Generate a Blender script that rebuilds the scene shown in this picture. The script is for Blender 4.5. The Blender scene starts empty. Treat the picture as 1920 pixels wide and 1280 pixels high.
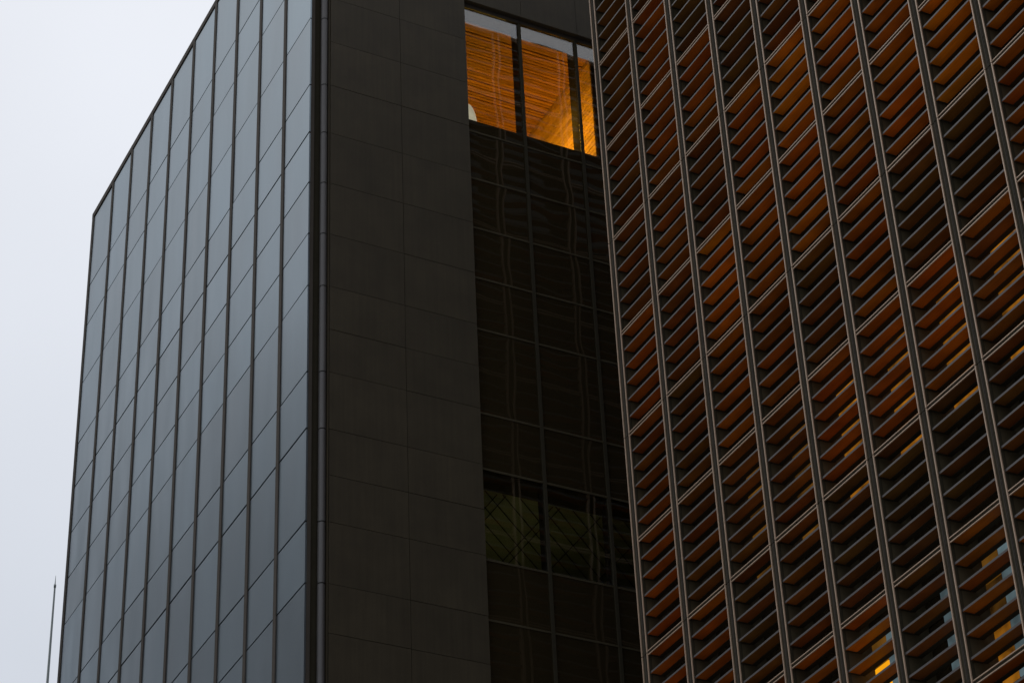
import bpy, bmesh, math, random
from mathutils import Matrix, Vector

random.seed(11)
S = bpy.context.scene
COL = S.collection

# ------------------------------------------------------------------ camera
EYE = 1.65
cam_d = bpy.data.cameras.new("camera")
cam = bpy.data.objects.new("camera", cam_d)
COL.objects.link(cam)
cam_d.sensor_fit = 'HORIZONTAL'
cam_d.sensor_width = 36.0
cam_d.lens = 36.0 * 4457.61 / 1920.0
cam_d.clip_start = 0.1
cam_d.clip_end = 4000.0
RGT = Vector((0.45056828, 0.8918132, -0.04071175))
UPV = Vector((0.52487353, -0.2277402, 0.82014766))
FWD = Vector((-0.7221468, 0.39090104, 0.57070165))
cam.matrix_world = Matrix(((RGT.x, UPV.x, -FWD.x, 0), (RGT.y, UPV.y, -FWD.y, 0),
                           (RGT.z, UPV.z, -FWD.z, EYE), (0, 0, 0, 1)))
S.camera = cam

# ------------------------------------------------------------------ sky and sun (overcast)
SUN_EL, SUN_AZ = math.radians(48), math.radians(215)   # azimuth clockwise from +y
w = bpy.data.worlds.new("World")
S.world = w
w.use_nodes = True
nt = w.node_tree
nt.nodes.clear()
def wn(t, **k):
    n = nt.nodes.new(t)
    for a, b in k.items():
        setattr(n, a, b)
    return n
out = wn('ShaderNodeOutputWorld')
bg_sky = wn('ShaderNodeBackground')
bg_cl = wn('ShaderNodeBackground')
mixs = wn('ShaderNodeMixShader')
sky = wn('ShaderNodeTexSky', sky_type='NISHITA', sun_disc=False)
sky.sun_elevation = SUN_EL
sky.sun_rotation = SUN_AZ
sky.air_density = 1.5
sky.dust_density = 4.0
bg_sky.inputs['Strength'].default_value = 0.08
nt.links.new(sky.outputs[0], bg_sky.inputs['Color'])
tc = wn('ShaderNodeTexCoord')
sep = wn('ShaderNodeSeparateXYZ')
nt.links.new(tc.outputs['Generated'], sep.inputs[0])
ramp = wn('ShaderNodeValToRGB')
el = ramp.color_ramp.elements
el[0].position = 0.0
el[0].color = (0.335, 0.36, 0.415, 1)
el[1].position = 1.0
el[1].color = (1.02, 1.04, 1.12, 1)
e = el.new(0.44); e.color = (0.685, 0.725, 0.80, 1)
e = el.new(0.68); e.color = (0.86, 0.885, 0.945, 1)
cn = wn('ShaderNodeTexNoise')
cn.inputs['Scale'].default_value = 3.0
cn.inputs['Detail'].default_value = 6.0
cn.inputs['Roughness'].default_value = 0.45
nt.links.new(tc.outputs['Generated'], cn.inputs['Vector'])
cmul = wn('ShaderNodeMapRange')
cmul.inputs['To Min'].default_value = 0.94
cmul.inputs['To Max'].default_value = 1.06
cmul.inputs['From Min'].default_value = 0.3
cmul.inputs['From Max'].default_value = 0.7
nt.links.new(cn.outputs['Fac'], cmul.inputs['Value'])
nt.links.new(sep.outputs['Z'], ramp.inputs['Fac'])
nt.links.new(ramp.outputs['Color'], bg_cl.inputs['Color'])
nt.links.new(cmul.outputs['Result'], bg_cl.inputs['Strength'])
mixs.inputs['Fac'].default_value = 0.93
nt.links.new(bg_sky.outputs[0], mixs.inputs[1])
nt.links.new(bg_cl.outputs[0], mixs.inputs[2])
nt.links.new(mixs.outputs[0], out.inputs['Surface'])

sd = bpy.data.lights.new("sun", 'SUN')
sd.energy = 0.5
sd.angle = math.radians(25)
sd.color = (1.0, 0.96, 0.9)
sun = bpy.data.objects.new("sun", sd)
COL.objects.link(sun)
dirv = Vector((math.sin(SUN_AZ) * math.cos(SUN_EL), math.cos(SUN_AZ) * math.cos(SUN_EL), math.sin(SUN_EL)))
sun.rotation_euler = dirv.to_track_quat('Z', 'Y').to_euler()
sun.location = (20, -40, 90)

S.view_settings.view_transform = 'Standard'
S.view_settings.look = 'None'
S.view_settings.exposure = 0.0
S.view_settings.gamma = 1.0
S.view_settings.use_curve_mapping = False
S.cycles.max_bounces = 6
S.cycles.transparent_max_bounces = 12

# ------------------------------------------------------------------ material helpers
def new_mat(name):
    m = bpy.data.materials.new(name)
    m.use_nodes = True
    t = m.node_tree
    return m, t, t.nodes['Principled BSDF']
def N(t, typ, **k):
    n = t.nodes.new(typ)
    for a, b in k.items():
        setattr(n, a, b)
    return n
def L(t, a, b):
    t.links.new(a, b)
def maprange(t, src, lo, hi, f0=0.0, f1=1.0):
    n = N(t, 'ShaderNodeMapRange')
    n.inputs['From Min'].default_value = f0
    n.inputs['From Max'].default_value = f1
    n.inputs['To Min'].default_value = lo
    n.inputs['To Max'].default_value = hi
    L(t, src, n.inputs['Value'])
    return n.outputs['Result']
def scaled_color(t, col, fac):
    n = N(t, 'ShaderNodeVectorMath', operation='SCALE')
    if isinstance(col, tuple):
        n.inputs[0].default_value = col[:3]
    else:
        L(t, col, n.inputs[0])
    L(t, fac, n.inputs['Scale'])
    return n.outputs[0]
def obj_coords(t, scale=(1, 1, 1), random_shift=True):
    c = N(t, 'ShaderNodeTexCoord')
    mp = N(t, 'ShaderNodeMapping')
    mp.inputs['Scale'].default_value = scale
    L(t, c.outputs['Object'], mp.inputs['Vector'])
    if random_shift:
        oi = N(t, 'ShaderNodeObjectInfo')
        cb = N(t, 'ShaderNodeCombineXYZ')
        a = N(t, 'ShaderNodeMath', operation='MULTIPLY'); a.inputs[1].default_value = 91.7
        L(t, oi.outputs['Random'], a.inputs[0])
        b = N(t, 'ShaderNodeMath', operation='MULTIPLY'); b.inputs[1].default_value = 37.3
        L(t, oi.outputs['Random'], b.inputs[0])
        L(t, a.outputs[0], cb.inputs[0]); L(t, b.outputs[0], cb.inputs[1]); L(t, a.outputs[0], cb.inputs[2])
        L(t, cb.outputs[0], mp.inputs['Location'])
    return mp.outputs['Vector']
def noise(t, vec, scale, detail=2.0, rough=0.5):
    n = N(t, 'ShaderNodeTexNoise')
    n.inputs['Scale'].default_value = scale
    n.inputs['Detail'].default_value = detail
    n.inputs['Roughness'].default_value = rough
    L(t, vec, n.inputs['Vector'])
    return n.outputs['Fac']
def bump(t, h, p, strength, dist):
    b = N(t, 'ShaderNodeBump')
    b.inputs['Strength'].default_value = strength
    b.inputs['Distance'].default_value = dist
    L(t, h, b.inputs['Height'])
    L(t, b.outputs['Normal'], p.inputs['Normal'])

def plain(name, col, rough=0.5, metal=0.0, var=0.12, nscale=3.0, spec=0.5, grain=0.0, each=0.0):
    m, t, p = new_mat(name)
    v = obj_coords(t)
    f = maprange(t, noise(t, v, nscale, 4.0, 0.6), 1 - var, 1 + var, 0.25, 0.75)
    if each:      # every piece a slightly different shade, with faint run-off streaks
        oi = N(t, 'ShaderNodeObjectInfo')
        mu = N(t, 'ShaderNodeMath', operation='MULTIPLY')
        L(t, f, mu.inputs[0]); L(t, maprange(t, oi.outputs['Random'], 1 - each, 1 + each), mu.inputs[1])
        m2 = N(t, 'ShaderNodeMath', operation='MULTIPLY')
        L(t, mu.outputs[0], m2.inputs[0])
        L(t, maprange(t, noise(t, obj_coords(t, (6, 6, 0.15)), 1.5, 4.0, 0.6), 0.9, 1.12, 0.3, 0.7), m2.inputs[1])
        f = m2.outputs[0]
    L(t, scaled_color(t, col, f), p.inputs['Base Color'])
    p.inputs['Roughness'].default_value = rough
    p.inputs['Metallic'].default_value = metal
    p.inputs['Specular IOR Level'].default_value = spec
    if grain:
        bump(t, noise(t, v, 120.0, 2.0), p, grain, 0.004)
    return m

# tower glass that mirrors the sky: dark body glass, slightly bowed and each pane a little different
def sky_glass():
    m, t, p = new_mat('sky_glass')
    oi = N(t, 'ShaderNodeObjectInfo')
    v = obj_coords(t, (1, 1, 0.25))
    n1 = noise(t, v, 0.55, 2.0, 0.4)
    ad = N(t, 'ShaderNodeMath', operation='ADD')
    L(t, maprange(t, n1, 2.7, 3.05, 0.3, 0.7), ad.inputs[0]); L(t, maprange(t, oi.outputs['Random'], -.12, .22), ad.inputs[1])
    L(t, ad.outputs[0], p.inputs['IOR'])
    p.inputs['Specular Tint'].default_value = (0.73, 0.885, 0.985, 1)
    base = scaled_color(t, (0.020, 0.026, 0.032), maprange(t, oi.outputs['Random'], 0.6, 1.6))
    L(t, base, p.inputs['Base Color'])
    L(t, maprange(t, noise(t, v, 1.3, 3.0), 0.28, 0.34, 0.3, 0.7), p.inputs['Roughness'])
    bump(t, noise(t, obj_coords(t, (1, 1, 0.35)), 0.7, 1.0), p, 1.0, 0.008)
    return m

# dark reflective curtain-wall glass with roller-wave distortion
def dark_glass():
    m, t, p = new_mat('dark_glass')
    p.inputs['Base Color'].default_value = (0.022, 0.0165, 0.008, 1)
    p.inputs['Roughness'].default_value = 0.015
    p.inputs['IOR'].default_value = 1.52
    v = obj_coords(t, (1, 1, 1))
    bump(t, noise(t, v, 0.45, 1.0, 0.4), p, 1.0, 0.020)
    return m

def clear_glass():
    m, t, p = new_mat('clear_glass')
    t.nodes.remove(p)
    o = t.nodes['Material Output']
    fr = N(t, 'ShaderNodeFresnel')
    ge = N(t, 'ShaderNodeNewGeometry')      # same reflectance on both faces of the thin sheet
    L(t, maprange(t, ge.outputs['Backfacing'], 1.85, 1 / 1.85), fr.inputs['IOR'])
    gl = N(t, 'ShaderNodeBsdfGlossy'); gl.inputs['Roughness'].default_value = 0.01
    gl.inputs['Color'].default_value = (0.95, 0.97, 1.0, 1)
    tr = N(t, 'ShaderNodeBsdfTransparent'); tr.inputs['Color'].default_value = (0.80, 0.78, 0.72, 1)
    mx = N(t, 'ShaderNodeMixShader')
    v = obj_coords(t)
    b = N(t, 'ShaderNodeBump'); b.inputs['Distance'].default_value = 0.010
    L(t, noise(t, v, 0.5, 1.0, 0.4), b.inputs['Height'])
    L(t, b.outputs['Normal'], gl.inputs['Normal'])
    L(t, fr.outputs[0], mx.inputs[0]); L(t, tr.outputs[0], mx.inputs[1]); L(t, gl.outputs[0], mx.inputs[2])
    L(t, mx.outputs[0], o.inputs['Surface'])
    return m

# timber: object colour holds the board tone with warm interior glow painted in
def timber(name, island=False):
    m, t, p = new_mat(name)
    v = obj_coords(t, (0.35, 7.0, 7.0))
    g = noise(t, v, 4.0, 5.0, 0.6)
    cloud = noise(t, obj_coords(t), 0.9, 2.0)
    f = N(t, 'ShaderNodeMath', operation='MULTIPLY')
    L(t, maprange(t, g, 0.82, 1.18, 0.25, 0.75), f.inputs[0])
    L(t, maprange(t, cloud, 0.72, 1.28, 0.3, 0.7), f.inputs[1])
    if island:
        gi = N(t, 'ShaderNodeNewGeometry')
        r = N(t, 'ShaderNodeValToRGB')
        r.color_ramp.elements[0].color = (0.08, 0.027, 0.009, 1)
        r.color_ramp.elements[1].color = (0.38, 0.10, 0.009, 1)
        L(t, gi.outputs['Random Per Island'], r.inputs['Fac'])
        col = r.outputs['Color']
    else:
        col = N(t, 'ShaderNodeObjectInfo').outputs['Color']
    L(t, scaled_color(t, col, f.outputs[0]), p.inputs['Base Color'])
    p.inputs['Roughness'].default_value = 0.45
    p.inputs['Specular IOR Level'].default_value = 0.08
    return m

def amber(name, col):
    m, t, p = new_mat(name)
    oi = N(t, 'ShaderNodeObjectInfo')
    f = N(t, 'ShaderNodeMath', operation='MULTIPLY')
    L(t, maprange(t, oi.outputs['Random'], 0.72, 1.15), f.inputs[0])
    L(t, maprange(t, noise(t, obj_coords(t, (1.5, 1.5, 1.5)), 0.9, 3.0, 0.5), 0.8, 1.18, 0.3, 0.7), f.inputs[1])
    L(t, scaled_color(t, col, f.outputs[0]), p.inputs['Base Color'])
    p.inputs['Roughness'].default_value = 0.55
    return m

def lit(name, col, strength, blotch=0.5, scale=1.5):
    m, t, p = new_mat(name)
    p.inputs['Base Color'].default_value = (0.02, 0.015, 0.01, 1)
    p.inputs['Roughness'].default_value = 0.1
    v = obj_coords(t)
    f = maprange(t, noise(t, v, scale, 2.0), strength * (1 - blotch), strength * (1 + blotch), 0.3, 0.7)
    p.inputs['Emission Color'].default_value = (*col, 1)
    L(t, f, p.inputs['Emission Strength'])
    return m

M = dict(
    sky_glass=sky_glass(), dark_glass=dark_glass(), clear_glass=clear_glass(),
    frame=plain('dark_bronze_frame', (0.060, 0.053, 0.045), 0.75, 0.0, 0.1, 3.0, 0.08),
    backing=plain('joint_backing', (0.012, 0.012, 0.010), 0.8),
    clad=plain('charcoal_cladding', (0.040, 0.032, 0.0185), 0.62, 0.0, 0.2, 0.8, 0.2, 0.15, 0.05),
    tube=plain('painted_tube', (0.070, 0.067, 0.066), 0.5, 0.1, 0.08, 2.0),
    core=plain('dark_core', (0.016, 0.013, 0.009), 0.9),
    bronze=plain('pale_bronze_flange', (0.35, 0.25, 0.175), 0.5, 0.1, 0.12, 5.0),
    groove=plain('groove', (0.034, 0.030, 0.020), 0.8, 0.0, 0.12, 3.0, 0.05),
    fin=plain('fin_metal', (0.070, 0.059, 0.036), 0.7, 0.0, 0.15, 3.0, 0.1),
    edge=plain('blade_edge', (0.050, 0.046, 0.047), 0.6, 0.0, 0.12, 4.0),
    timber=timber('timber_glow_tint'), timber_many=timber('stained_timber_many', True),
    amber_wood=amber('amber_timber', (0.62, 0.29, 0.045)), amber_wall=amber('brightened_amber_timber', (0.88, 0.50, 0.09)),  # partition timber is a brighter copy, lamp light painted into its colour
    room_green=plain('pale_green_ceiling', (0.35, 0.38, 0.2), 0.7, 0.0, 0.25, 0.8),
    cream=lit('cream_shade', (1.0, 0.97, 0.80), 0.62, 0.15),
    amber_lit=lit('amber_lit_pane', (1.0, 0.36, 0.02), 0.19, 0.75, 1.8),
    amber_dim=lit('dim_amber_pane', (1.0, 0.42, 0.05), 0.075, 0.8, 1.1),
    amber_hot=lit('bright_amber_pane', (1.0, 0.40, 0.006), 0.95, 0.15),
    pale_lit=lit('pale_blue_pane', (0.62, 0.90, 1.0), 0.12, 0.5),
    stone=plain('grey_stone', (0.46, 0.45, 0.43), 0.8, 0.0, 0.15, 0.6),
    stone_glass=plain('added_tower_glass', (0.10, 0.105, 0.11), 0.15),
    ground=plain('paving', (0.30, 0.28, 0.26), 0.85, 0.0, 0.15, 0.05),
    mast=plain('galvanised_mast', (0.10, 0.12, 0.12), 0.5, 0.4),
)

# ------------------------------------------------------------------ object helpers
def put(o, label=None, cat=None, group=None, kind=None):
    if label: o['label'] = label
    if cat: o['category'] = cat
    if group: o['group'] = group
    if kind: o['kind'] = kind
    return o
def empty(name, loc):
    o = bpy.data.objects.new(name, None)
    o.location = loc
    o.empty_display_size = 1.0
    COL.objects.link(o)
    return o
def link(name, me, loc, parent=None):
    o = bpy.data.objects.new(name, me)
    COL.objects.link(o)
    loc = Vector(loc)
    if parent is not None:
        o.parent = parent
        p = parent
        while p is not None:
            loc = loc - p.location
            p = p.parent
    o.location = loc
    return o
CACHE = {}
def box_faces(lo, hi):
    (x0, y0, z0), (x1, y1, z1) = lo, hi
    vs = [(x0, y0, z0), (x1, y0, z0), (x1, y1, z0), (x0, y1, z0), (x0, y0, z1), (x1, y0, z1), (x1, y1, z1), (x0, y1, z1)]
    fs = [(0, 3, 2, 1), (4, 5, 6, 7), (0, 1, 5, 4), (1, 2, 6, 5), (2, 3, 7, 6), (3, 0, 4, 7)]
    return vs, fs    # bottom, top, -y, +x, +y, -x
def boxes_mesh(name, blist, mats, smooth=False):
    """blist: (lo, hi, material index or per-face list of six)"""
    V, F, MI = [], [], []
    for lo, hi, mi in blist:
        vs, fs = box_faces(lo, hi)
        b = len(V)
        V += vs
        F += [tuple(i + b for i in f) for f in fs]
        MI += list(mi) if isinstance(mi, (list, tuple)) else [mi] * 6
    me = bpy.data.meshes.new(name)
    me.from_pydata(V, [], F)
    for m in mats:
        me.materials.append(m)
    me.polygons.foreach_set('material_index', MI)
    me.update()
    return me
def box(name, lo, hi, mat, parent=None):
    """one box, mesh centred on its own origin and shared between boxes of one size"""
    lo, hi = Vector(lo), Vector(hi)
    d = hi - lo
    c = (lo + hi) / 2
    key = (round(d.x, 3), round(d.y, 3), round(d.z, 3), mat.name)
    if key not in CACHE:
        CACHE[key] = boxes_mesh(name, [(tuple(-d / 2), tuple(d / 2), 0)], [mat])
    return link(name, CACHE[key], c, parent)

Z0 = EYE   # heights below were measured from the eye

# ------------------------------------------------------------------ ground
g = box('ground', (-1500, -1500, -0.5), (1500, 1500, 0.0), M['ground'])
put(g, kind='structure')

# ================================================================== GLASS TOWER
XF, YL = -55.0, 22.70          # corner of the tower
XW = -79.21                    # far end of the sky-glass face
ROOF = 63.65 + Z0
tower = empty('glass_office_tower', (XF, YL, 0))
put(tower, 'tall dark office tower whose left face of tilted-looking glass panels mirrors the pale sky', 'building')

lev = [54.73, 51.81, 49.77, 47.69, 45.65, 43.62, 40.42, 38.38, 35.19, 33.16]
while lev[-1] > 6:
    lev.append(lev[-1] - (3.2 if len(lev) % 2 == 0 else 2.04))
lev = [63.33, 59.68, 57.63] + lev + [-1.2]
lev = [z + Z0 for z in lev]

# cores (dark carcass, with two rooms left open behind the glass strip)
for lo, hi in (((XW + .1, YL + .12, 0), (XF - .14, 28.3, ROOF - .35)),
               ((XW + .1, 28.3, 0), (-64, 46, ROOF - .35)),
               ((-64, 28.3, 0), (XF - .12, 46, 35.05 + Z0)),
               ((-64, 28.3, 38.42 + Z0), (XF - .12, 46, 52.0 + Z0)),
               ((-64, 28.3, 57.66 + Z0), (XF - .12, 46, ROOF - .35)),
               ((-64, 44.3, 35.05 + Z0), (XF - .12, 46, 38.42 + Z0)),
               ((-64, 44.3, 52.0 + Z0), (XF - .12, 46, 57.66 + Z0))):
    box('core', lo, hi, M['core'], tower)

# ---- left face: panels, mullions, coping
box('joint_backing', (XW + .06, YL + .055, 0), (XF - .135, YL + .115, ROOF - .3), M['backing'], tower)
xs = [XW + .27] + [-76.49, -74.10, -71.68, -69.29, -66.84, -64.44, -62.04, -59.60, -57.22] + [XF - .008]
for i in range(10):
    for j in range(len(lev) - 1):
        gap = (0.018, 0.036, 0.030, 0.040, 0.024)[(j * 3 + 1) % 5]
        a, b = xs[i] + (0.1 if i else 0.0), xs[i + 1] - (0.1 if i < 9 else 0.0)
        o = box('panel', (a, YL, lev[j + 1] + gap), (b, YL + .05, lev[j] - gap), M['sky_glass'], tower)
        o.rotation_euler = (random.gauss(0, .0012), 0, random.gauss(0, .0018))
for i, x in enumerate(xs[1:-1]):
    box('mullion', (x - .11, YL - .03, 0), (x + .11, YL + .05, ROOF - .262), M['frame'], tower)
box('end_frame', (XW, YL - .032, 0), (XW + .25, YL + .11, ROOF - .262), M['frame'], tower)
cx = [XW - .01] + xs[2:-1:2] + [XF - .04]
for a_, b_ in zip(cx, cx[1:]):
    box('coping', (a_ + .006, YL - .035 + random.uniform(-.003, .003), ROOF - .26), (b_ - .006, YL + .5, ROOF + random.uniform(-.006, .006)), M['frame'], tower)
box('roof', (XW + .1, YL + .5, ROOF - .35), (XF - .14, 46, ROOF - .2), M['frame'], tower)

# ---- corner: flat strip, recess, half-round tube
box('corner_strip', (XF - .13, YL + .056, 0), (XF, YL + .17, ROOF - .02), M['frame'], tower)
box('recess', (XF - .138, YL + .17, 0), (XF - .10, 23.20, ROOF - .03), M['groove'], tower)
def tube_mesh(h, r=0.115):
    bm = bmesh.new()
    n = 14
    ring = []
    for zz in (-h / 2, h / 2):
        ring.append([bm.verts.new((r * 1.15 * math.cos(a), r * math.sin(a), zz))
                     for a in [math.pi * 2 * k / n for k in range(n)]])
    for k in range(n):
        f = bm.faces.new((ring[0][k], ring[0][(k + 1) % n], ring[1][(k + 1) % n], ring[1][k]))
        f.smooth = True
    me = bpy.data.meshes.new('tube')
    bm.to_mesh(me); bm.free()
    me.materials.append(M['tube'])
    return me
TC = {}
tz = [ROOF - .03] + lev[3:]
for a, b in zip(tz, tz[1:]):
    h = round(a - b - .035, 3)
    if h not in TC:
        TC[h] = tube_mesh(h)
    link('tube', TC[h], (XF + .07, 23.175, (a + b) / 2), tower)
box('tube_backing', (XF - .12, 23.12, 0), (XF + .06, 23.25, ROOF - .04), M['groove'], tower)
box('trim', (XF - .12, 23.285, 0), (XF + .19, 23.33, ROOF - .04), M['clad'], tower)

# ---- front face: charcoal cladding panels
XP = -54.77
flev = sorted(set([ROOF - .25] + [z + Z0 for z in (61.6, 59.6, 57.63, 55.69, 53.72, 51.81, 49.77, 47.69, 45.65, 43.62, 42.0, 40.42,
        38.38, 36.78, 35.19, 33.16, 31.58, 29.96)] + [z for z in lev if z < 29 + Z0]), reverse=True)
box('joint_backing', (-54.99, 23.335, 0), (XP - .07, 28.40, ROOF - .25), M['backing'], tower)
ys = [23.34, 25.90, 28.42]
for i in range(2):
    for j in range(len(flev) - 1):
        box('cladding_panel', (XP - .065 + random.uniform(-.004, .004), ys[i] + .007, flev[j + 1] + .0075),
            (XP + random.uniform(-.003, .003), ys[i + 1] - .007, flev[j] - .0075), M['clad'], tower)
# cladding above the lit window
gy = [28.42, 30.66, 32.92, 35.18, 37.44, 39.70, 41.96, 44.22]
HEAD = 57.60 + Z0
box('joint_backing', (-54.99, 28.42, HEAD + .02), (XP - .07, 44.22, ROOF - .25), M['backing'], tower)
for i in range(7):
    box('cladding_panel', (XP - .065, gy[i] + .006, HEAD), (XP, gy[i + 1] - .006, ROOF - .26), M['clad'], tower)
box('soffit', (-55.10, 28.42, HEAD - .02), (XP - .03, 44.22, HEAD - .004), M['core'], tower)

# ---- glass strip
ROOM_T = (57.45 + Z0, 51.81 + Z0)
rows = [57.45 + Z0] + [z for z in lev if z < 52 + Z0]
box('head_frame', (-55.10, 28.42, 57.45 + Z0), (-54.96, 44.22, HEAD - .021), M['frame'], tower)
for j in range(len(rows) - 1):
    top, bot = rows[j], rows[j + 1]
    clear = (j == 0) or abs(top - (38.38 + Z0)) < .01
    for i in range(7):
        if j == 0:
            box('pane', (-55.02, gy[i] + .05, bot + .52), (-55.0, gy[i + 1] - .05, top - .002), M['clear_glass'], tower)
            box('spandrel_pane', (-55.02, gy[i] + .05, bot + .02), (-55.0, gy[i + 1] - .05, bot + .51), M['dark_glass'], tower)
        else:
            o = box('pane', (-55.02, gy[i] + .05, bot + .02), (-55.0, gy[i + 1] - .05, top - .02),
                M['clear_glass'] if clear else M['dark_glass'], tower)
    if j:
        for dz in (-.017, .017):
            box('transom', (-55.03, 28.42, top + dz - .011), (-54.975, 44.22, top + dz + .011), M['fin'], tower)
for y in gy[1:-1]:
    mu = box('mullion', (-55.06, y - .05, 0), (-54.93, y + .05, 57.449 + Z0), M['groove'], tower)
    box('fin', (-55.50, y - .045, 52.0 + Z0), (-55.061, y + .045, 57.449 + Z0), M['core'], mu)
    box('fin', (-55.40, y - .04, 35.06 + Z0), (-55.061, y + .04, 38.41 + Z0), M['core'], mu)

# ---- amber timber room behind the top window
cz = 57.45 + Z0
ceil = box('ceiling', (-63.9, 28.31, cz + .01), (-55.14, 44.2, cz + .05), M['core'], tower)
part = box('partition', (-63.9, 33.87, 52.05 + Z0), (-55.5, 33.95, cz), M['core'], tower)
for k in range(55):
    x = -55.62 - k * .15
    box('ceiling_slat', (x - random.choice((.13, .125, .105)), 28.31, cz - .06 + random.uniform(-.012, .012)), (x, 33.78, cz), M['amber_wood'], ceil)
for k in range(26):
    z = 52.25 + Z0 + k * .2
    box('wall_slat', (-63.8, 33.80, z + .012), (-55.55, 33.84 + random.uniform(0, .02), z + .182), M['amber_wall'], part)
for k in range(30):
    y = 28.34 + k * .18
    box('back_slat', (-63.95, y, 52.05 + Z0), (-63.9, y + .165, cz - .07), M['amber_wood'], tower)
box('floor', (-63.95, 28.31, 52.01 + Z0), (-55.14, 44.2, 52.05 + Z0), M['frame'], tower)
def area(name, loc, size, power, col, up=True, rot=None):
    d = bpy.data.lights.new(name, 'AREA')
    d.shape = 'RECTANGLE'
    d.size, d.size_y = size
    d.energy = power
    d.color = col
    o = bpy.data.objects.new(name, d)
    COL.objects.link(o)
    o.location = loc
    o.rotation_euler = rot if rot else ((math.pi, 0, 0) if up else (0, 0, 0))
    return o
area('room_lamp', (-59.5, 31.0, 52.4 + Z0), (6.0, 3.6), 145, (1.0, 0.64, 0.07))
area('wall_lamp', (-57.2, 32.2, 54.0 + Z0), (3.6, 1.4), 105, (1.0, 0.55, 0.06), rot=(math.radians(92), 0, 0))

# ---- dim green room lower down
cz2 = 38.40 + Z0
ceil2 = box('ceiling', (-63.9, 28.31, cz2 - .05), (-56.0, 44.2, cz2), M['room_green'], tower)
box('bulkhead', (-55.98, 28.31, cz2 - .09), (-55.14, 44.2, cz2), M['fin'], tower)
def strip(parent, p0, p1, z, wd=.02, th=.02):
    d = (Vector(p1) - Vector(p0))
    ln = d.length
    me = boxes_mesh('strip', [((-ln / 2, -wd / 2, -th / 2), (ln / 2, wd / 2, th / 2), 0)], [M['core']])
    mid = (Vector(p0) + Vector(p1)) / 2
    o = link('ceiling_strip', me, (mid.x, mid.y, z), parent)
    o.rotation_euler = (0, 0, math.atan2(d.y, d.x))
    return o
for k in range(-9, 11):
    c = 31.0 + k * .62
    a = (-56.05, c - 2.5); b = (-61.5, c + 3.9)
    # clip to the room
    def clip(p, q):
        (x0, y0), (x1, y1) = p, q
        if y0 < 28.4:
            tt = (28.4 - y0) / (y1 - y0); x0 += (x1 - x0) * tt; y0 = 28.4
        return (x0, y0, 0), (x1, y1, 0)
    if b[1] > 28.6:
        strip(ceil2, *clip(a, b), cz2 - .075)
for y in (29.55, 29.85, 31.5, 31.75, 33.2, 35.0):
    strip(ceil2, (-56.05, y, 0), (-61.0, y + .1, 0), cz2 - .11)
area('office_lamp', (-58.0, 30.6, 35.4 + Z0), (3.2, 3.6), 5.0, (1.0, 0.97, 0.58))
box('floor', (-63.95, 28.31, 35.06 + Z0), (-55.14, 44.2, 35.1 + Z0), M['frame'], tower)

# ---- pale lamp behind the sill of the top window
def dome(name, r, h, mat, loc):
    bm = bmesh.new()
    prof = [(r * .98, 0)] + [(r * math.cos(a) ** .8, h * math.sin(a)) for a in [math.radians(q) for q in (4, 14, 26, 38, 50, 62, 74, 84)]]
    n = 28
    rings = [[bm.verts.new((p[0] * math.cos(2 * math.pi * k / n), p[0] * math.sin(2 * math.pi * k / n), p[1])) for k in range(n)] for p in prof]
    for a, b in zip(rings, rings[1:]):
        for k in range(n):
            bm.faces.new((a[k], a[(k + 1) % n], b[(k + 1) % n], b[k])).smooth = True
    t = bm.verts.new((0, 0, h))
    for k in range(n):
        bm.faces.new((rings[-1][k], rings[-1][(k + 1) % n], t)).smooth = True
    bm.faces.new(list(reversed(rings[0])))
    me = bpy.data.meshes.new(name)
    bm.to_mesh(me); bm.free()
    me.materials.append(mat)
    return me
lamp = empty('dome_lamp', (-55.62, 28.66, 52.05 + Z0))
put(lamp, 'pale cream domed lamp behind the sill of the amber window', 'lamp')
link('shade', dome('shade', .42, 1.25, M['cream'], None), (-55.62, 28.72, 52.27 + Z0), lamp)
box('base', (-55.78, 28.5, 52.051 + Z0), (-55.46, 28.82, 52.268 + Z0), M['frame'], lamp)

# ================================================================== LOUVRED TOWER
XR, YR = -47.0, 28.80
PX, PZ = 2.0733, 3.338
NB = 17
KTOP = 48.18 + Z0
KMIN = -5
KMAX = 14
DEP = 0.78
RT = KTOP + 5 * PZ
lou = empty('louvred_office_tower', (XR, YR, 0))
put(lou, 'bronze-framed office tower with rows of brown timber louvre blades between vertical mullions', 'building')
XE = XR + NB * PX
box('core', (XR + DEP + .06, YR + DEP + .06, 0), (XE, YR + 30, RT - .3), M['core'], lou)
box('parapet', (XR, YR, RT + .07), (XE + .3, YR + 30, RT + .12), M['frame'], lou)

GLOW_TONE = {-1: [.6, .6, .5, .5, .6, .6, .7, 1, 1], 0: [1.1, 1.9, .3, .4, .6, 1, 1, 1, 1], 1: [1.0, 1.8, 1.9, .8, 1.1, 1, 1.5, 1.5, 1],  # tone per bay and floor; glow from the rooms is painted into the timber
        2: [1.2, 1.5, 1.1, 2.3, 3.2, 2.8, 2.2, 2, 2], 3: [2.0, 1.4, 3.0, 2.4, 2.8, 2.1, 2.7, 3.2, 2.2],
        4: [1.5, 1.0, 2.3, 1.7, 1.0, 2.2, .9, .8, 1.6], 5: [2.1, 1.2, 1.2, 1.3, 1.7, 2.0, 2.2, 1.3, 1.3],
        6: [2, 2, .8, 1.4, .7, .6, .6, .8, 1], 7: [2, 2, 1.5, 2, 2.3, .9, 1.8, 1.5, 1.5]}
STOPS = [(0, (.090, .047, .016)), (1, (.170, .060, .014)), (2, (.31, .080, .009)), (3, (.47, .130, .008)), (4, (.62, .21, .01))]
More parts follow.
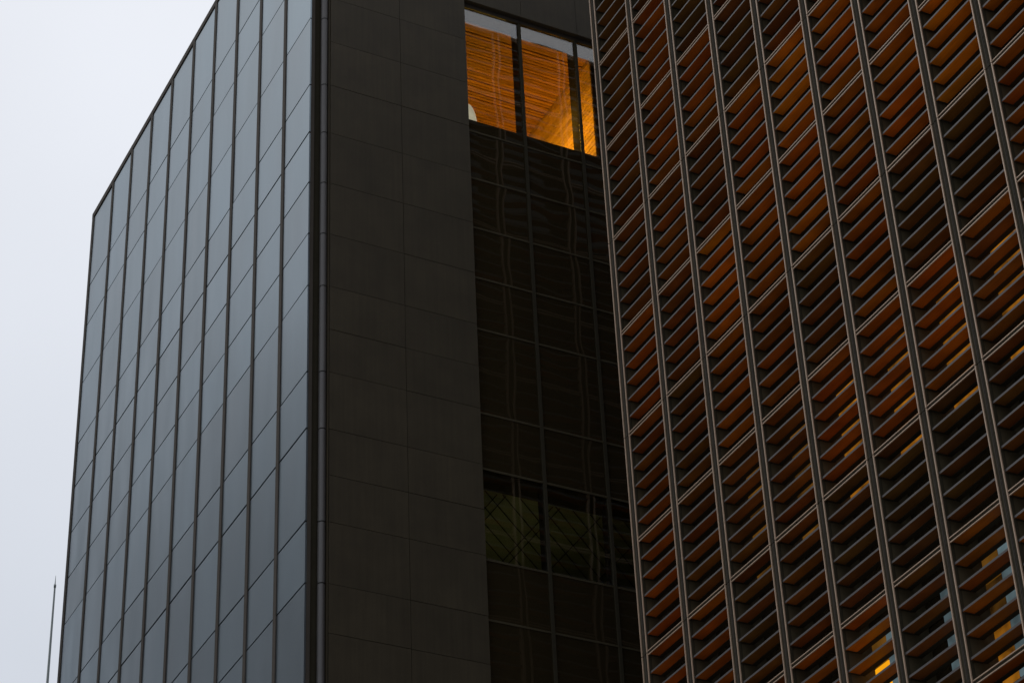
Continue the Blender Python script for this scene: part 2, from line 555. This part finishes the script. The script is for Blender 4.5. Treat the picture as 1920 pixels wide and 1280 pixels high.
def tone_col(t):
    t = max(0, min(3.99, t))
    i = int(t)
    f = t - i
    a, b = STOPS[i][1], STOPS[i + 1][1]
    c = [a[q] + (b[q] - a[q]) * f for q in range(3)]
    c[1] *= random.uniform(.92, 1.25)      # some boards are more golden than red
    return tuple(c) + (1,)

def in_frame(p):
    v = Vector(p) - Vector((0, 0, EYE))
    d = v.dot(FWD)
    if d <= 0: return None
    return 960 + 4457.6 * v.dot(RGT) / d, 640 - 4457.6 * v.dot(UPV) / d, d

WB = PX - .29      # clear width of a bay
# one shared mesh for each kind of piece
BT = .027          # half thickness of a blade
def blade_boxes(x, y, z, w=WB):
    return [((x - w / 2, y, z - BT), (x + w / 2, y + .29, z + BT), [0, 0, 1, 0, 0, 0]),
            ((x - w / 2 + .01, y + .292, z - BT - .012), (x + w / 2 - .01, y + .42, z + BT), 2),
            ((x - w / 2 + .004, y + .03, z - BT - .022), (x - w / 2 + .03, y + .30, z - BT - .001), 2),
            ((x + w / 2 - .03, y + .03, z - BT - .022), (x + w / 2 - .004, y + .30, z - BT - .001), 2)]
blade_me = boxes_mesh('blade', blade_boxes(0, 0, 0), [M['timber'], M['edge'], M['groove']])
transom_me = boxes_mesh('transom', [((-WB / 2, 0, .040), (WB / 2, .03, .062), 0), ((-WB / 2, 0, -.064), (WB / 2, .03, -.040), 0),
                                    ((-WB / 2, .031, -.060), (WB / 2, .034, .060), 1),
                                    ((-WB / 2, .012, -.006), (WB / 2, .034, .008), 1)], [M['bronze'], M['groove']])
pane_me = {}
def mullion_mesh(h):
    z0, z1 = -h / 2 + .012, h / 2 - .012
    return boxes_mesh('mullion', [((0, -.03, z0), (.030, .0, z1), 0), ((.260, -.03, z0), (.29, .0, z1), 0),
                                  ((.004, .001, z0), (.286, .10, z1), 1), ((.120, -.014, z0), (.134, .0, z1), 2), ((.158, -.014, z0), (.170, .0, z1), 2)],
                      [M['bronze'], M['groove'], M['frame']])
MM = {}
splices = [RT + .05] + [KTOP - 2 * PZ * q for q in range(-2, 8) if KTOP - 2 * PZ * q > 1] + [0.0]
for b in range(NB + 1):
    for a, c in zip(splices, splices[1:]):
        h = round(a - c, 3)
        if h not in MM:
            MM[h] = mullion_mesh(h)
        link('mullion', MM[h], (XR + b * PX, YR, (a + c) / 2), lou)
    box('fin', (XR + b * PX + (.05 if b else .0), YR + .101, 0), (XR + b * PX + .27, YR + DEP, RT + .04), M['fin'], lou)

far_blades, far_trans, far_panes = [], [], []
AMBER = {(5, 3): 'amber_dim', (5, 4): 'amber_lit', (5, 5): 'amber_lit', (5, 6): 'amber_lit', (5, 7): 'amber_lit', (5, 8): 'amber_lit',
         (5, 2): 'amber_dim', (4, 8): 'amber_dim'}
PALE = {(7, 4): ('amber_dim', 'amber_hot', 'amber_dim'), (7, 5): ('dark_glass',) * 3, (7, 6): ('amber_dim', 'amber_dim', 'amber_lit'),
        (7, 7): ('amber_dim', 'dark_glass', 'amber_dim'), (7, 8): ('dark_glass',) * 3}
for k in range(KMIN, KMAX):
    ztop = KTOP - PZ * k
    for b in range(NB):
        xc = XR + b * PX + .29 + WB / 2
        q = in_frame((xc, YR, ztop - PZ / 2))
        show = q is not None and -75 < q[0] < 1990 and -80 < q[1] < 1380
        t = GLOW_TONE.get(k, [1.2] * 9)[b] if b < 9 else 1.2
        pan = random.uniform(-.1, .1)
        if show:
            link('transom', transom_me, (xc, YR - .01, ztop), lou)
            x0, x1 = xc - WB / 2, xc + WB / 2
            zl, zh = ztop - PZ + .05, ztop - .05
            yy = YR + DEP
            if (k, b) in PALE:
                xm = x0 + .52
                z1_, z2_ = ztop - .27 * PZ, ztop - .53 * PZ
                for za, zb, mm in ((z1_ + .01, zh, PALE[(k, b)][0]), (z2_ + .01, z1_ - .01, PALE[(k, b)][1]), (zl, z2_ - .01, PALE[(k, b)][2])):
                    box('pane', (x0 - .02, yy, za), (xm - .02, yy + .03, zb), M[mm], lou)
                box('pane', (xm + .02, yy, zl), (x1 + .1, yy + .03, zh), M['pale_lit'], lou)
            elif (k, b) in AMBER:
                box('pane', (x0 - .1, yy, zl), (x1 + .1, yy + .03, zh), M[AMBER[(k, b)]], lou)
            else:
                box('pane', (x0 - .1, yy, zl), (x1 + .1, yy + .03, zh), M['dark_glass'], lou)
        else:
            far_trans.append((xc, ztop))
            far_panes.append((xc, ztop))
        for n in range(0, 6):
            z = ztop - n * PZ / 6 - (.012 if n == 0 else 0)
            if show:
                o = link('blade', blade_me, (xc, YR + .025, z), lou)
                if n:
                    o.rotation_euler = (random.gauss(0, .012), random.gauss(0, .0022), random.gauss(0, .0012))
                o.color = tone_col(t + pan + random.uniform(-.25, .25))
            else:
                far_blades.append((xc, z))
def many(name, items, fn, mats):
    bl = []
    for it in items:
        bl += fn(*it)
    o = link(name, boxes_mesh(name, bl, mats), (0, 0, 0), lou)
    o.data.transform(Matrix.Translation(-Vector((0, 0, 0))))
    put(o, kind='stuff')
    return o
many('blade', far_blades, lambda x, z: blade_boxes(x, YR + .025, z),
     [M['timber_many'], M['edge'], M['groove']])
many('transom', far_trans, lambda x, z: [((x - WB / 2, YR - .01, z + .040), (x + WB / 2, YR + .02, z + .062), 0),
     ((x - WB / 2, YR - .01, z - .064), (x + WB / 2, YR + .02, z - .040), 0),
     ((x - WB / 2, YR + .021, z - .060), (x + WB / 2, YR + .024, z + .060), 1)], [M['bronze'], M['groove']])
many('pane', far_panes, lambda x, z: [((x - WB / 2 - .1, YR + DEP, z - PZ + .05), (x + WB / 2 + .1, YR + DEP + .03, z - .05), 0)], [M['dark_glass']])

# ---- end face towards the glass tower (seen mirrored in the dark glass)
SP = 2.96
sy = [YR + DEP + .04, 30.92] + [30.92 + SP * q for q in range(1, 9)]
sb, st, sp = [], [], []
for i in range(len(sy) - 1):
    a, c = sy[i] + .29, sy[i + 1]
    if i == 0: a = sy[0]
    for k in range(KMIN, KMAX):
        zt = KTOP - PZ * k
        st.append(((XR - .01, a, zt + .03), (XR + .09, c, zt + .07), 0))
        st.append(((XR - .01, a, zt - .07), (XR + .09, c, zt - .03), 0))
        st.append(((XR + .025, a, zt - .029), (XR + .09, c, zt + .029), 1))
        if i > 1 and (i * 7 + k * 5) % 4 == 0 and k > -3:
            sp.append(((XR + DEP, a - .1, zt - PZ + .05), (XR + DEP + .03, a + .9, zt - .05), 1))
            sp.append(((XR + DEP, a + .92, zt - PZ + .05), (XR + DEP + .03, c + .1, zt - .05), 0))
        else:
            sp.append(((XR + DEP, a - (.1 if i else -.05), zt - PZ + .05), (XR + DEP + .03, c + .1, zt - .05), 0))
        for n in range(1, 6):
            z = zt - n * PZ / 6
            sb.append(((XR + .025, a, z - .04), (XR + .315, c, z + .04), [0, 0, 0, 0, 0, 1]))
for nm, bl, ms in (('blade', sb, [M['timber_many'], M['edge']]), ('transom', st, [M['bronze'], M['groove']]), ('pane', sp, [M['dark_glass'], M['dark_glass']])):
    o = link(nm, boxes_mesh(nm, bl, ms), (0, 0, 0), lou)
    put(o, kind='stuff')
smull = boxes_mesh('mullion', [((-.03, 0, 0), (.10, .052, RT), 0), ((-.03, .238, 0), (.10, .29, RT), 0),
                               ((.035, .053, 0), (.10, .237, RT), 1)], [M['bronze'], M['groove']])
for y in sy[1:]:
    link('mullion', smull, (XR, y, 0), lou)
    box('fin', (XR + .101, y + .05, 0), (XR + DEP, y + .27, RT), M['fin'], lou)

# ================================================================== thin mast far behind
mast = empty('thin_mast', (-132.0, 37.0, 0))
d0 = Vector((-0.8437, 0.2375, 0.0)).normalized()
D = 128.0
bx, by = d0.x * D, d0.y * D
mast.location = (bx, by, 0)
put(mast, 'thin dark antenna mast rising into the sky left of the glass tower', 'mast')
ztip = D * math.tan(math.radians(29.12)) + EYE
def pole(name, r0, r1, z0, z1):
    bm = bmesh.new()
    bmesh.ops.create_cone(bm, cap_ends=True, segments=12, radius1=r0, radius2=r1, depth=z1 - z0)
    me = bpy.data.meshes.new(name)
    bm.to_mesh(me); bm.free()
    me.materials.append(M['mast'])
    for p in me.polygons: p.use_smooth = True
    return link(name, me, (bx, by, (z0 + z1) / 2), mast)
pole('lower_pole', .35, .055, 0, ztip - .75)
pole('collar', .075, .075, ztip - .80, ztip - .62)
pole('tip', .03, .012, ztip - .62, ztip)

# ================================================================== added unseen tower, shaped so its reflection darkens the lower glass panels
nb = empty('added_dimming_tower', (-106.0, -9.0, 0))
put(nb, 'added grey stone tower out of view, there to dim the glass face by reflection', 'building')
NX0, NX1, NY0, NY1, NZ = -122.0, -92.0, -40.0, 4.5, 71.0
box('wall', (NX0 + .3, NY0 + .3, 0), (NX1 - .3, NY1 - .3, NZ - 1), M['stone_glass'], nb)
for k in range(18):
    z = 3.2 + k * 3.72
    box('spandrel', (NX0, NY0, z), (NX1, NY1, z + 1.25), M['stone'], nb)
for q in range(13):
    y = NY0 - .05 + q * 3.8
    box('pier', (NX1 - .6, y, 0), (NX1 + .12, y + .7, NZ), M['stone'], nb)
for q in range(9):
    x = NX0 + q * 3.6
    box('pier', (x, NY1 - .6, 0), (x + .7, NY1 + .12, NZ), M['stone'], nb)
box('roof', (NX0 - .2, NY0 - .2, NZ + .02), (NX1 + .3, NY1 + .3, NZ + .7), M['stone'], nb)
